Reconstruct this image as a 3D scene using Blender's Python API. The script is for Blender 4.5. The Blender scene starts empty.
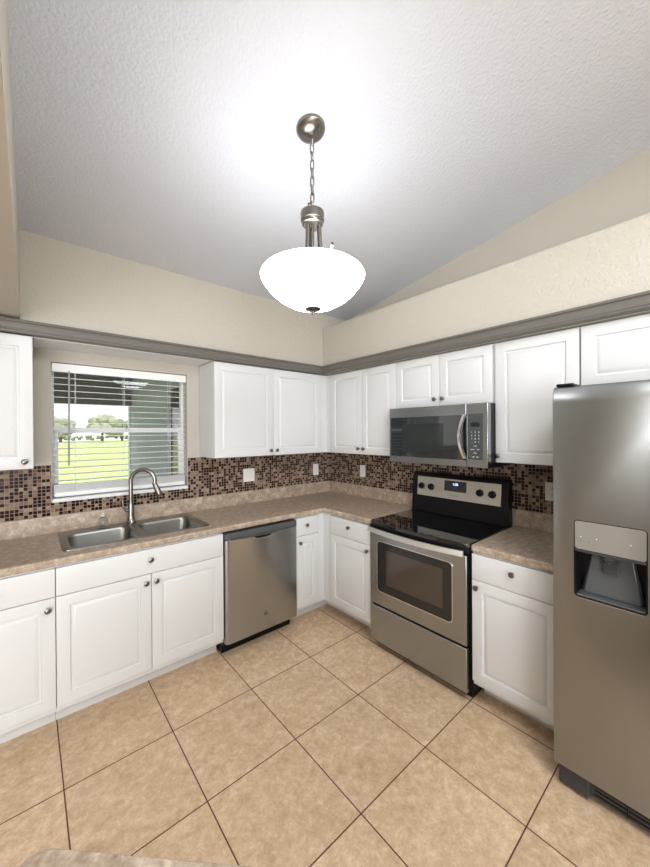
import bpy, bmesh, math, random
from mathutils import Vector, Matrix
random.seed(7)
PI = math.pi
SC = bpy.context.scene
COL = SC.collection

# ------------------------------------------------------------------ camera
yaw, pitch, roll = 0.7076, -0.0035, -0.0066
F = Vector((math.sin(yaw)*math.cos(pitch), math.cos(yaw)*math.cos(pitch), math.sin(pitch)))
R0 = Vector((math.cos(yaw), -math.sin(yaw), 0)); U0 = R0.cross(F)
R1 = R0*math.cos(roll) + U0*math.sin(roll); U1 = -R0*math.sin(roll) + U0*math.cos(roll)
cam = bpy.data.cameras.new('camera'); camo = bpy.data.objects.new('camera', cam); COL.objects.link(camo)
M = Matrix((R1, U1, -F)).transposed().to_4x4(); M.translation = Vector((-2.5483, -2.902, 1.5664))
camo.matrix_world = M
cam.sensor_fit = 'HORIZONTAL'; cam.sensor_width = 36; cam.lens = 348.28*36/650
cam.clip_start = 0.02; cam.clip_end = 500
SC.camera = camo

# ------------------------------------------------------------------ world, sun, fill lights, exposure
SC.view_settings.view_transform = 'Standard'; SC.view_settings.look = 'None'
SC.view_settings.gamma = 1; SC.view_settings.use_curve_mapping = False
SC.view_settings.exposure = 0.62
w = bpy.data.worlds.new('sky'); SC.world = w; w.use_nodes = True
w.node_tree.nodes['Background'].inputs[0].default_value = (0.92, 0.96, 1.0, 1)
w.node_tree.nodes['Background'].inputs[1].default_value = 1.2
def lamp(name, kind, energy, loc, col=(1, 1, 1), rot=(0, 0, 0), **kw):
    l = bpy.data.lights.new(name, kind); l.energy = energy; l.color = col
    for k, v in kw.items(): setattr(l, k, v)
    o = bpy.data.objects.new(name, l); o.location = loc; o.rotation_euler = rot; COL.objects.link(o); return o
lamp('sun', 'SUN', 1.5, (20, 10, 30), (1, .95, .86), (math.radians(32), math.radians(8), 0), angle=0.02)
# added fill lights, all out of view; the rear one sits in the opening
lamp('fill_rear', 'AREA', 110, (-4.0, -6.55, 1.35), (.92, .96, 1), (math.radians(90), 0, 0), shape='RECTANGLE', size=2.6, size_y=2.2)
lamp('fill_overhead', 'AREA', 46, (-2.15, -3.7, 2.95), (.95, .975, 1), (math.radians(14), 0, 0), shape='RECTANGLE', size=1.6, size_y=1.0)  # added overhead fill to brighten the floor, no fixture here

lamp('fill_side', 'AREA', 95, (-5.45, -5.4, 1.3), (.92, .96, 1), (math.radians(90), 0, math.radians(-90)), shape='RECTANGLE', size=2.6, size_y=2.0)  # added side fill for the range wall, no window here

# ------------------------------------------------------------------ materials
def newmat(name):
    m = bpy.data.materials.new(name); m.use_nodes = True
    nt = m.node_tree; return m, nt, nt.nodes['Principled BSDF']
def setin(b, **kw):
    for k, v in kw.items():
        k = k.replace('_', ' ')
        b.inputs[k].default_value = v
def mat(name, col, rough=.5, metal=0.0, bump=None, var=None, coat=0, spec=.5):
    m, nt, b = newmat(name)
    b.inputs['Base Color'].default_value = (*col, 1); b.inputs['Roughness'].default_value = rough
    b.inputs['Metallic'].default_value = metal; b.inputs['Specular IOR Level'].default_value = spec
    b.inputs['Coat Weight'].default_value = coat
    tc = nt.nodes.new('ShaderNodeTexCoord')
    if var:
        sc, amt = var
        n = nt.nodes.new('ShaderNodeTexNoise'); n.inputs['Scale'].default_value = sc; n.inputs['Detail'].default_value = 4
        nt.links.new(tc.outputs['Object'], n.inputs['Vector'])
        mx = nt.nodes.new('ShaderNodeMix'); mx.data_type = 'RGBA'
        mx.inputs['A'].default_value = (*[c*(1-amt) for c in col], 1); mx.inputs['B'].default_value = (*[min(1, c*(1+amt)) for c in col], 1)
        nt.links.new(n.outputs['Fac'], mx.inputs['Factor']); nt.links.new(mx.outputs['Result'], b.inputs['Base Color'])
    if bump:
        sc, st, dist = bump[:3]
        n = nt.nodes.new('ShaderNodeTexNoise'); n.inputs['Scale'].default_value = sc; n.inputs['Detail'].default_value = 3
        src = tc.outputs['Object']
        if len(bump) > 3:
            mp = nt.nodes.new('ShaderNodeMapping'); mp.inputs['Scale'].default_value = bump[3]
            nt.links.new(src, mp.inputs['Vector']); src = mp.outputs['Vector']
        nt.links.new(src, n.inputs['Vector'])
        bp = nt.nodes.new('ShaderNodeBump'); bp.inputs['Strength'].default_value = st; bp.inputs['Distance'].default_value = dist
        nt.links.new(n.outputs['Fac'], bp.inputs['Height']); nt.links.new(bp.outputs['Normal'], b.inputs['Normal'])
    return m
def math_node(nt, op, a, b=None):
    n = nt.nodes.new('ShaderNodeMath'); n.operation = op
    for i, v in enumerate((a, b)):
        if v is None: continue
        if isinstance(v, (int, float)): n.inputs[i].default_value = v
        else: nt.links.new(v, n.inputs[i])
    return n.outputs[0]
def ramp(nt, fac, stops, const=False):
    r = nt.nodes.new('ShaderNodeValToRGB')
    if const: r.color_ramp.interpolation = 'CONSTANT'
    e = r.color_ramp.elements
    while len(e) < len(stops): e.new(0.5)
    for i, (p, c) in enumerate(stops): e[i].position = p; e[i].color = (*c, 1)
    nt.links.new(fac, r.inputs[0]); return r.outputs[0]
def noise(nt, vec, scale, detail=4, rough=.5, dist=0.0):
    n = nt.nodes.new('ShaderNodeTexNoise'); n.inputs['Scale'].default_value = scale
    n.inputs['Distortion'].default_value = dist; n.inputs['Detail'].default_value = detail; n.inputs['Roughness'].default_value = rough
    nt.links.new(vec, n.inputs['Vector']); return n.outputs['Fac']
def mixc(nt, fac, a, b, mode='MIX'):
    mx = nt.nodes.new('ShaderNodeMix'); mx.data_type = 'RGBA'; mx.blend_type = mode
    if isinstance(fac, (int, float)): mx.inputs['Factor'].default_value = fac
    else: nt.links.new(fac, mx.inputs['Factor'])
    for k, v in (('A', a), ('B', b)):
        if isinstance(v, tuple): mx.inputs[k].default_value = (*v, 1)
        else: nt.links.new(v, mx.inputs[k])
    return mx.outputs['Result']
def bumpn(nt, b, h, st, dist):
    bp = nt.nodes.new('ShaderNodeBump'); bp.inputs['Strength'].default_value = st; bp.inputs['Distance'].default_value = dist
    nt.links.new(h, bp.inputs['Height']); nt.links.new(bp.outputs['Normal'], b.inputs['Normal'])

def m_floor():
    m, nt, b = newmat('floor_tile'); tc = nt.nodes.new('ShaderNodeTexCoord'); o = tc.outputs['Object']
    sx = nt.nodes.new('ShaderNodeSeparateXYZ'); nt.links.new(o, sx.inputs[0])
    u = math_node(nt, 'DIVIDE', math_node(nt, 'ADD', sx.outputs[0], 1.0585+.4593*30), .4593)
    v = math_node(nt, 'DIVIDE', math_node(nt, 'ADD', sx.outputs[1], .9885+.4605*30), .4605)
    fu = math_node(nt, 'ABSOLUTE', math_node(nt, 'SUBTRACT', math_node(nt, 'FRACT', math_node(nt, 'ADD', u, .5)), .5))
    fv = math_node(nt, 'ABSOLUTE', math_node(nt, 'SUBTRACT', math_node(nt, 'FRACT', math_node(nt, 'ADD', v, .5)), .5))
    fv = math_node(nt, 'ADD', fv, math_node(nt, 'GREATER_THAN', sx.outputs[1], -.6))   # the last row runs under the cabinets uncut
    d = math_node(nt, 'MINIMUM', fu, fv)
    g = math_node(nt, 'LESS_THAN', d, .0058)
    cb = nt.nodes.new('ShaderNodeCombineXYZ'); nt.links.new(math_node(nt, 'FLOOR', u), cb.inputs[0]); nt.links.new(math_node(nt, 'FLOOR', v), cb.inputs[1])
    wn = nt.nodes.new('ShaderNodeTexWhiteNoise'); wn.noise_dimensions = '3D'; nt.links.new(cb.outputs[0], wn.inputs['Vector'])
    off = nt.nodes.new('ShaderNodeVectorMath'); off.operation = 'MULTIPLY_ADD'
    nt.links.new(wn.outputs['Color'], off.inputs[0]); off.inputs[1].default_value = (7, 7, 7); nt.links.new(o, off.inputs[2])
    n1 = noise(nt, off.outputs[0], 5, 9, .78, .25); n2 = noise(nt, off.outputs[0], 21, 10, .85, .2)
    c1 = ramp(nt, n1, [(.34, (.52, .35, .205)), (.5, (.645, .465, .30)), (.64, (.73, .555, .385))])
    c2 = mixc(nt, .55, c1, ramp(nt, n2, [(.36, (.385, .24, .125)), (.5, (.64, .46, .295)), (.62, (.90, .725, .54))]))
    tint = math_node(nt, 'ADD', math_node(nt, 'MULTIPLY', wn.outputs['Value'], .10), .95)
    hs = nt.nodes.new('ShaderNodeHueSaturation'); nt.links.new(tint, hs.inputs['Value']); nt.links.new(c2, hs.inputs['Color'])
    nt.links.new(mixc(nt, g, hs.outputs[0], (.10, .045, .022)), b.inputs['Base Color'])
    nt.links.new(math_node(nt, 'ADD', math_node(nt, 'MULTIPLY', g, .4), .42), b.inputs['Roughness'])
    h = math_node(nt, 'ADD', math_node(nt, 'MULTIPLY', n2, .25), math_node(nt, 'SUBTRACT', 1, g))
    bumpn(nt, b, h, .35, .002)
    return m
def m_mosaic():
    m, nt, b = newmat('mosaic_tile'); tc = nt.nodes.new('ShaderNodeTexCoord'); o = tc.outputs['Object']
    sx = nt.nodes.new('ShaderNodeSeparateXYZ'); nt.links.new(o, sx.inputs[0])
    P = .0221
    u = math_node(nt, 'DIVIDE', math_node(nt, 'ADD', math_node(nt, 'ADD', sx.outputs[0], sx.outputs[1]), 10), P)
    v = math_node(nt, 'DIVIDE', math_node(nt, 'SUBTRACT', sx.outputs[2], 1.0318), P)
    fu = math_node(nt, 'ABSOLUTE', math_node(nt, 'SUBTRACT', math_node(nt, 'FRACT', u), .5))
    fv = math_node(nt, 'ABSOLUTE', math_node(nt, 'SUBTRACT', math_node(nt, 'FRACT', v), .5))
    g = math_node(nt, 'GREATER_THAN', math_node(nt, 'MAXIMUM', fu, fv), .435)
    cb = nt.nodes.new('ShaderNodeCombineXYZ'); nt.links.new(math_node(nt, 'FLOOR', u), cb.inputs[0]); nt.links.new(math_node(nt, 'FLOOR', v), cb.inputs[1])
    wn = nt.nodes.new('ShaderNodeTexWhiteNoise'); wn.noise_dimensions = '3D'; nt.links.new(cb.outputs[0], wn.inputs['Vector'])
    c = ramp(nt, wn.outputs['Value'], [(0, (.016, .007, .006)), (.38, (.026, .010, .008)), (.52, (.12, .062, .048)), (.57, (.20, .13, .095)), (.70, (.25, .175, .125)), (.86, (.33, .245, .175))], True)
    n1 = noise(nt, o, 160, 3)
    c = mixc(nt, .35, c, ramp(nt, n1, [(.35, (.25, .25, .25)), (.65, (.75, .75, .75))]), 'OVERLAY')
    nt.links.new(mixc(nt, g, c, (.31, .245, .195)), b.inputs['Base Color'])
    b.inputs['Specular IOR Level'].default_value = .1
    rr = ramp(nt, wn.outputs['Value'], [(0, (.2, .2, .2)), (.50, (.45, .45, .45))], True)
    nt.links.new(mixc(nt, g, rr, (.8, .8, .8)), b.inputs['Roughness'])
    bumpn(nt, b, math_node(nt, 'SUBTRACT', 1, g), .5, .0015)
    return m
def m_laminate():
    m, nt, b = newmat('counter_laminate'); tc = nt.nodes.new('ShaderNodeTexCoord'); o = tc.outputs['Object']
    n1 = noise(nt, o, 26, 6, .65); n2 = noise(nt, o, 110, 4, .6)
    c = ramp(nt, n1, [(.30, (.21, .15, .10)), (.46, (.375, .29, .215)), (.56, (.49, .40, .31)), (.66, (.70, .60, .49))])
    c = mixc(nt, .4, c, ramp(nt, n2, [(.35, (.20, .14, .10)), (.6, (.50, .40, .31))]))
    nt.links.new(c, b.inputs['Base Color']); b.inputs['Roughness'].default_value = .38
    return m
def m_steel(name, col, rough, sc, aniso=0.0):
    m = mat(name, col, rough, 1.0, bump=(60, .06, .0006, sc))
    return m
def m_glasspane():
    m, nt, b = newmat('window_glass'); nt.nodes.remove(b)
    tr = nt.nodes.new('ShaderNodeBsdfTransparent'); gl = nt.nodes.new('ShaderNodeBsdfGlossy'); gl.inputs['Roughness'].default_value = .01
    tr.inputs[0].default_value = (.93, .95, .94, 1)
    fr = nt.nodes.new('ShaderNodeFresnel'); fr.inputs[0].default_value = 1.66
    mx = nt.nodes.new('ShaderNodeMixShader'); nt.links.new(fr.outputs[0], mx.inputs[0])
    nt.links.new(tr.outputs[0], mx.inputs[1]); nt.links.new(gl.outputs[0], mx.inputs[2])
    nt.links.new(mx.outputs[0], nt.nodes['Material Output'].inputs[0]); return m
def m_emit(name, col, st, base=(.9, .9, .9)):
    m, nt, b = newmat(name); b.inputs['Base Color'].default_value = (*base, 1)
    b.inputs['Emission Color'].default_value = (*col, 1); b.inputs['Emission Strength'].default_value = st
    b.inputs['Roughness'].default_value = .25; return m
MT = dict(
    floor=m_floor(), mosaic=m_mosaic(), laminate=m_laminate(),
    wall=mat('wall_paint', (.50, .468, .405), .75, bump=(55, .22, .004)),
    soffit=mat('soffit_paint', (.545, .512, .44), .75, bump=(70, .8, .008)),
    ceil=mat('ceiling_paint', (.665, .69, .755), .8, bump=(75, .8, .006)),
    mold=mat('moulding_paint', (.15, .142, .124), .45),
    white=mat('cabinet_white', (.685, .692, .695), .34, bump=(140, .03, .001)),
    trimwhite=mat('window_white', (.80, .81, .81), .4),
    blind=mat('blind_white', (.84, .85, .85), .45),
    steel=m_steel('stainless_steel', (.385, .405, .42), .27, (1, 1, 40)),
    steel_h=m_steel('stainless_steel_door', (.40, .415, .425), .24, (40, 40, 1)),
    fridge=m_steel('fridge_steel', (.335, .345, .345), .33, (1, 1, 30)),
    sink=m_steel('sink_steel', (.28, .28, .268), .34, (30, 1, 1)),
    bright=mat('bright_steel', (.80, .79, .77), .22, 1.0),
    nickel=mat('brushed_nickel', (.46, .43, .40), .28, 1.0),
    faucet=mat('faucet_nickel', (.30, .285, .265), .25, 1.0),
    lampmetal=mat('lamp_nickel', (.25, .235, .215), .27, 1.0),
    pewter=mat('dark_nickel', (.22, .207, .19), .3, 1.0),
    black=mat('black_plastic', (.006, .006, .007), .3, spec=.22),
    blackglass=mat('black_glass', (.006, .006, .007), .04, coat=.5),
    mwglass=mat('microwave_glass', (.020, .024, .026), .05, coat=.25),
    ovenglass=mat('oven_glass', (.055, .043, .034), .05, coat=.6),
    charcoal=mat('charcoal_plastic', (.045, .046, .048), .3, spec=.3),
    stripgrey=mat('strip_grey', (.085, .087, .09), .3),
    greypanel=mat('grey_panel', (.055, .064, .068), .22),
    dispgrey=mat('dispenser_grey', (.085, .09, .092), .18),
    silverplastic=mat('silver_plastic', (.28, .268, .24), .38, .35),
    plate=mat('switch_plate_white', (.82, .81, .78), .35),
    rubber=mat('rubber', (.01, .01, .01), .7),
    print_grey=mat('printed_grey', (.30, .29, .27), .5),
    print_white=mat('printed_white', (.75, .76, .76), .5),
    print_dark=mat('printed_dark', (.05, .05, .05), .5),
    glass=m_glasspane(),
    bowl=m_emit('lit_bowl_glass', (1, .995, .985), 5.3, (.30, .35, .35)),
    bulb=m_emit('lit_bulb', (1, .98, .95), 4),
    clock=m_emit('clock_digits', (.25, .35, 1), 3.0, (.02, .02, .05)),
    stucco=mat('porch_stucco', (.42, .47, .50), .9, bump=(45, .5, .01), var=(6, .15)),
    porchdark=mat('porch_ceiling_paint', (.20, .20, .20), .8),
    porchwhite=mat('porch_white', (.75, .78, .82), .6),
    darkdoor=mat('porch_dark_glass', (.012, .014, .015), .1),
    concrete=mat('concrete', (.42, .41, .39), .85, var=(8, .15)),
    grass=mat('lawn_grass', (.50, .55, .22), .95, bump=(30, .5, .03), var=(1.2, .3)),
    leaf=mat('leaves', (.24, .28, .17), .8, var=(3, .5)),
    leaf_haze=mat('hazed_leaves', (.38, .40, .30), .8, var=(3, .4)),  # lightened: distance haze put into the leaf colour
    bark=mat('bark', (.16, .12, .08), .9),
)

MT['mwglass'].node_tree.nodes['Principled BSDF'].inputs['IOR'].default_value = 1.85
MT['blackglass'].node_tree.nodes['Principled BSDF'].inputs['IOR'].default_value = 1.5

# ------------------------------------------------------------------ helpers
def bx(bm, x0, x1, y0, y1, z0, z1):
    x0, x1 = sorted((x0, x1)); y0, y1 = sorted((y0, y1)); z0, z1 = sorted((z0, z1))
    v = [bm.verts.new((x, y, z)) for z in (z0, z1) for y in (y0, y1) for x in (x0, x1)]
    for f in ((0, 2, 3, 1), (4, 5, 7, 6), (0, 1, 5, 4), (2, 6, 7, 3), (0, 4, 6, 2), (1, 3, 7, 5)):
        bm.faces.new([v[i] for i in f])
    return v
def frame_axes(d):
    d = d.normalized(); a = Vector((0, 0, 1)) if abs(d.z) < .9 else Vector((1, 0, 0))
    u = d.cross(a).normalized(); return u, d.cross(u).normalized()
def tube(bm, pts, r, seg=10, closed=False, caps=True):
    pts = [Vector(p) for p in pts]; n = len(pts)
    rs = r if isinstance(r, (list, tuple)) else [r]*n
    rings = []; pu = None
    for i, p in enumerate(pts):
        if closed: d = pts[(i+1) % n] - pts[i-1]
        else: d = pts[min(i+1, n-1)] - pts[max(i-1, 0)]
        d.normalize()
        if pu is None: u, v = frame_axes(d)
        else:
            u = (pu - d*pu.dot(d)).normalized(); v = d.cross(u)
        pu = u
        rings.append([bm.verts.new(p + rs[i]*(math.cos(2*PI*k/seg)*u + math.sin(2*PI*k/seg)*v)) for k in range(seg)])
    for i in range(n if closed else n-1):
        a, b = rings[i], rings[(i+1) % n]
        for k in range(seg): bm.faces.new((a[k], a[(k+1) % seg], b[(k+1) % seg], b[k]))
    if caps and not closed:
        bm.faces.new(rings[0][::-1]); bm.faces.new(rings[-1])
def lathe(bm, prof, seg=32, mtx=None, cap0=True, cap1=True):
    """profile (r, z) about local z"""
    mtx = mtx or Matrix()
    rings = []
    for r, z in prof:
        if r < 1e-6: rings.append([bm.verts.new(mtx @ Vector((0, 0, z)))])
        else: rings.append([bm.verts.new(mtx @ Vector((r*math.cos(2*PI*k/seg), r*math.sin(2*PI*k/seg), z))) for k in range(seg)])
    for a, b in zip(rings, rings[1:]):
        for k in range(seg):
            q = []
            for ring, kk in ((a, k), (a, k+1), (b, k+1), (b, k)):
                vv = ring[kk % len(ring)]
                if vv not in q: q.append(vv)
            if len(q) > 2:
                try: bm.faces.new(q)
                except ValueError: pass
    if cap0 and len(rings[0]) > 2: bm.faces.new(rings[0][::-1])
    if cap1 and len(rings[-1]) > 2: bm.faces.new(rings[-1])
def rrect(x0, x1, y0, y1, r, n=5):
    out = []
    for cx, cy, a0 in ((x1-r, y1-r, 0), (x0+r, y1-r, 90), (x0+r, y0+r, 180), (x1-r, y0+r, 270)):
        for i in range(n+1):
            a = math.radians(a0 + 90*i/n); out.append((cx + r*math.cos(a), cy + r*math.sin(a)))
    return out
def loft(bm, loops, cap0=True, cap1=True):
    rings = [[bm.verts.new(p) for p in L] for L in loops]
    for a, b in zip(rings, rings[1:]):
        n = len(a)
        for k in range(n): bm.faces.new((a[k], a[(k+1) % n], b[(k+1) % n], b[k]))
    if cap0: bm.faces.new(rings[0][::-1])
    if cap1: bm.faces.new(rings[-1])
    return rings
def obj(name, bm, m, parent=None, bevel=0, seg=2, smooth=True, ang=38):
    bmesh.ops.recalc_face_normals(bm, faces=bm.faces)
    me = bpy.data.meshes.new(name); bm.to_mesh(me); bm.free()
    me.materials.append(m if not isinstance(m, str) else MT[m])
    if smooth:
        for p in me.polygons: p.use_smooth = True
        me.set_sharp_from_angle(angle=math.radians(ang))
    o = bpy.data.objects.new(name, me); COL.objects.link(o)
    if parent: o.parent = parent
    if bevel:
        b = o.modifiers.new('bevel', 'BEVEL'); b.width = bevel; b.segments = seg; b.limit_method = 'ANGLE'; b.angle_limit = math.radians(40)
        b.harden_normals = False
    return o
def box(name, dims, m, parent=None, bevel=0, seg=2):
    bm = bmesh.new(); bx(bm, *dims); return obj(name, bm, m, parent, bevel, seg)
def tag(o, label=None, cat=None, group=None, kind=None):
    for k, v in (('label', label), ('category', cat), ('group', group), ('kind', kind)):
        if v: o[k] = v
    return o
def thing(name, label, cat, loc=(0, 0, 0), rz=0, group=None):
    o = bpy.data.objects.new(name, None); COL.objects.link(o); o.location = loc; o.rotation_euler = (0, 0, rz)
    o.empty_display_size = .05
    return tag(o, label, cat, group)
def struct(o, label=None): return tag(o, label, None, None, 'structure')
def text(name, s, size, pos, m, parent, align='CENTER', squeeze=1.0, ext=.0004):
    """flat lettering facing local -y, centred at pos"""
    c = bpy.data.curves.new('lettering', 'FONT'); c.body = s; c.size = size; c.align_x = align; c.align_y = 'CENTER'; c.extrude = ext
    t = bpy.data.objects.new('lettering', c); COL.objects.link(t)
    dg = bpy.context.evaluated_depsgraph_get(); me = bpy.data.meshes.new_from_object(t.evaluated_get(dg))
    bpy.data.objects.remove(t); bpy.data.curves.remove(c)
    me.transform(Matrix.Translation(Vector(pos)) @ Matrix.Rotation(PI/2, 4, 'X') @ Matrix.Diagonal((squeeze, 1, 1, 1)))
    me.materials.clear(); me.materials.append(MT[m]); me.name = name
    o = bpy.data.objects.new(name, me); COL.objects.link(o); o.parent = parent; return o
RS = -PI/2      # things along the right-hand wall: local x runs towards the camera, local -y into the room

# ------------------------------------------------------------------ room shell
YF, XL = -6.7, -5.6
def zc(y): return 2.7288 + .15*(-.2762 - y)
struct(box('floor', (XL-.16, .16, YF-.16, .16, -.12, 0), 'floor'), 'beige square stone look floor tiles with dark brown grout lines')
WX0, WX1, WZ0, WZ1 = -2.4275, -1.5516, 1.127, 2.042
bm = bmesh.new()
bx(bm, XL-.16, WX0, 0, .16, 0, 3.2); bx(bm, WX1, .16, 0, .16, 0, 3.2)
bx(bm, WX0, WX1, 0, .16, 0, WZ0); bx(bm, WX0, WX1, 0, .16, WZ1, 3.2)
wall_back = struct(obj('wall_back', bm, 'wall'), 'beige painted wall with the window over the sink')
bm = bmesh.new()
TH = .006; TZ0, TZ1 = 1.0315, 1.3635
bx(bm, -3.6, WX0-.004, -TH, 0, TZ0, TZ1); bx(bm, WX1+.004, 0, -TH, 0, TZ0, TZ1); bx(bm, WX0-.004, WX1+.004, -TH, 0, TZ0, WZ0-.012)
tag(obj('tile_backsplash', bm, 'mosaic', wall_back), 'brown and tan glass mosaic backsplash')
wall_right = struct(box('wall_right', (0, .16, YF-.16, 0, 0, 4.0), 'wall'), 'beige painted wall behind the range and refrigerator')
bm = bmesh.new(); bx(bm, -TH, 0, -2.6, -TH, TZ0, TZ1+.02)
tag(obj('tile_backsplash', bm, 'mosaic', wall_right), 'brown and tan glass mosaic backsplash')
struct(box('wall_left', (XL-.16, XL, YF, 0, 0, 3.2), 'wall'), 'beige wall of the dining side')
bm = bmesh.new()
bx(bm, XL-.16, -5.4, YF-.16, YF, 0, 4); bx(bm, -2.6, 0, YF-.16, YF, 0, 4); bx(bm, -5.4, -2.6, YF-.16, YF, 2.2, 4)  # unseen opening added to let light in from behind
struct(obj('wall_front', bm, 'wall'), 'beige wall with a wide opening behind the camera')
# sloped ceiling slab over the kitchen
bm = bmesh.new()
y0, y1 = .16, YF-.16
loft(bm, [[(-2.72, y0, zc(y0)), (.16, y0, zc(y0)), (.16, y0, zc(y0)+.25), (-2.72, y0, zc(y0)+.25)],
          [(-2.72, y1, zc(y1)), (.16, y1, zc(y1)), (.16, y1, zc(y1)+.25), (-2.72, y1, zc(y1)+.25)]])
struct(obj('ceiling', bm, 'ceil'), 'sloped white ceiling with knockdown texture')
# lower flat ceiling and dropped beam on the left
bm = bmesh.new(); ZL = 2.216
def bxs(y, top): d = -y; return -2.573 - (.0105 if top else .0025)*max(0, d-.276)
loft(bm, [[(XL-.16, y, ZL), (bxs(y, 0), y, ZL), (bxs(y, 1), y, zc(y)+.06), (XL-.16, y, zc(y)+.06)] for y in (0, -.276, YF-.16)])
struct(obj('ceiling_left', bm, 'wall'), 'lower flat ceiling ending in a dropped beam edge')
# soffits and the grey crown moulding beneath them
SY, SX = -.2762, -.3225
bm = bmesh.new(); bx(bm, XL, 0, SY, 0, 2.128, 2.80)
struct(obj('trim_1', bm, 'soffit'), 'textured beige soffit above the window wall cabinets')
bm = bmesh.new(); bx(bm, SX, 0, YF, SY, 2.128, 2.590)
struct(obj('trim_2', bm, 'soffit', bevel=.008), 'textured beige soffit ledge above the range wall cabinets')
prof = [(0, 2.207), (.045, 2.2055), (.068, 2.203), (.071, 2.196), (.068, 2.189), (.060, 2.187), (.056, 2.180), (.052, 2.168), (.050, 2.158), (.055, 2.154), (.055, 2.147), (.049, 2.144), (.047, 2.136), (.04, 2.130), (0, 2.130)]
bm = bmesh.new()
loft(bm, [[(XL, SY-d, z) for d, z in prof], [(SX-d, SY-d, z) for d, z in prof], [(SX-d, YF, z) for d, z in prof]])
struct(obj('trim_3', bm, 'mold', ang=25), 'grey crown moulding running under both soffits')

struct(box('trim_4', (-2.515, -1.46, SY+.001, -.001, 2.1255, 2.1278), 'trimwhite'), 'thin white board under the soffit above the window')  # board lighter than the soffit it covers

# ------------------------------------------------------------------ window, blind
win = thing('window_1', None, None, (0, 0, 0)); struct(win, 'white single hung window above the sink')
bm = bmesh.new()
fy0, fy1 = .085, .135
bx(bm, WX0, WX0+.02, fy0, fy1, WZ0, WZ1); bx(bm, WX1-.02, WX1, fy0, fy1, WZ0, WZ1)
bx(bm, WX0+.02, WX1-.02, fy0, fy1, WZ1-.035, WZ1); bx(bm, WX0+.02, WX1-.02, fy0, fy1, WZ0, WZ0+.045)
obj('window_frame', bm, 'trimwhite', win, .003)
zm = 1.592
bm = bmesh.new()
bx(bm, WX0+.02, WX1-.02, .078, .118, zm-.018, zm+.018)
bx(bm, WX0+.02, WX0+.04, .084, .114, WZ0+.045, zm-.018); bx(bm, WX1-.04, WX1-.02, .084, .114, WZ0+.045, zm-.018)
bx(bm, WX0+.02, WX1-.02, .084, .114, WZ0+.045, WZ0+.08)
obj('sash', bm, 'trimwhite', win, .003)
box('glass_pane', (WX0+.04, WX1-.04, .097, .101, WZ0+.08, zm-.018), 'glass', win)
box('glass_pane', (WX0+.02, WX1-.02, .110, .114, zm+.018, WZ1-.035), 'glass', win)
box('window_sill', (WX0+.001, WX1-.001, -.014, .0849, WZ0-.012, WZ0+.012), 'trimwhite', win, .004)
bm = bmesh.new(); bx(bm, -1.985, -1.955, .07, .0779, zm+.002, zm+.012); obj('sash_lock', bm, 'nickel', win, .002)

bl = thing('window_blind', 'white two inch slatted blind, open, hanging inside the kitchen window', 'blind', (0, 0, 0))
BX0, BX1 = WX0+.012, WX1-.012
box('valance', (WX0+.004, WX1-.004, .004, .022, 1.980, 2.038), 'blind', bl, .004)
box('headrail', (BX0, BX1, .0221, .07, 1.996, 2.036), 'blind', bl, .002)
bm = bmesh.new(); z = 1.945; tl = .06
while z > 1.245:
    vs = bx(bm, BX0, BX1, .016, .066, z-.0014, z+.0014)
    for v in vs: v.co.z += (v.co.y-.041)*tl
    z -= .0435
obj('slats', bm, 'blind', bl)
bm = bmesh.new()
for k in range(9): bx(bm, BX0, BX1, .016, .066, 1.1772+k*.0056, 1.1772+k*.0056+.0034)
obj('stacked_slats', bm, 'blind', bl, .001)
box('bottom_rail', (BX0, BX1, .014, .068, 1.1455, 1.1765), 'blind', bl, .01, 4)
bm = bmesh.new()
for x in (-2.294, -1.999, -1.68):
    tube(bm, [(x, .012, 1.16), (x, .012, 1.99)], .0013, 6); tube(bm, [(x, .069, 1.16), (x, .069, 1.99)], .0013, 6)
obj('ladder_cord', bm, 'blind', bl)
bm = bmesh.new(); tube(bm, [(-2.338, .0, 1.352), (-2.336, .0, 1.36), (-2.330, .0, 1.98), (-2.330, .008, 1.995)], [.003, .0055, .0055, .003], 8)
obj('tilt_wand', bm, mat('wand_grey', (.36, .35, .33), .3), bl)

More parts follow.
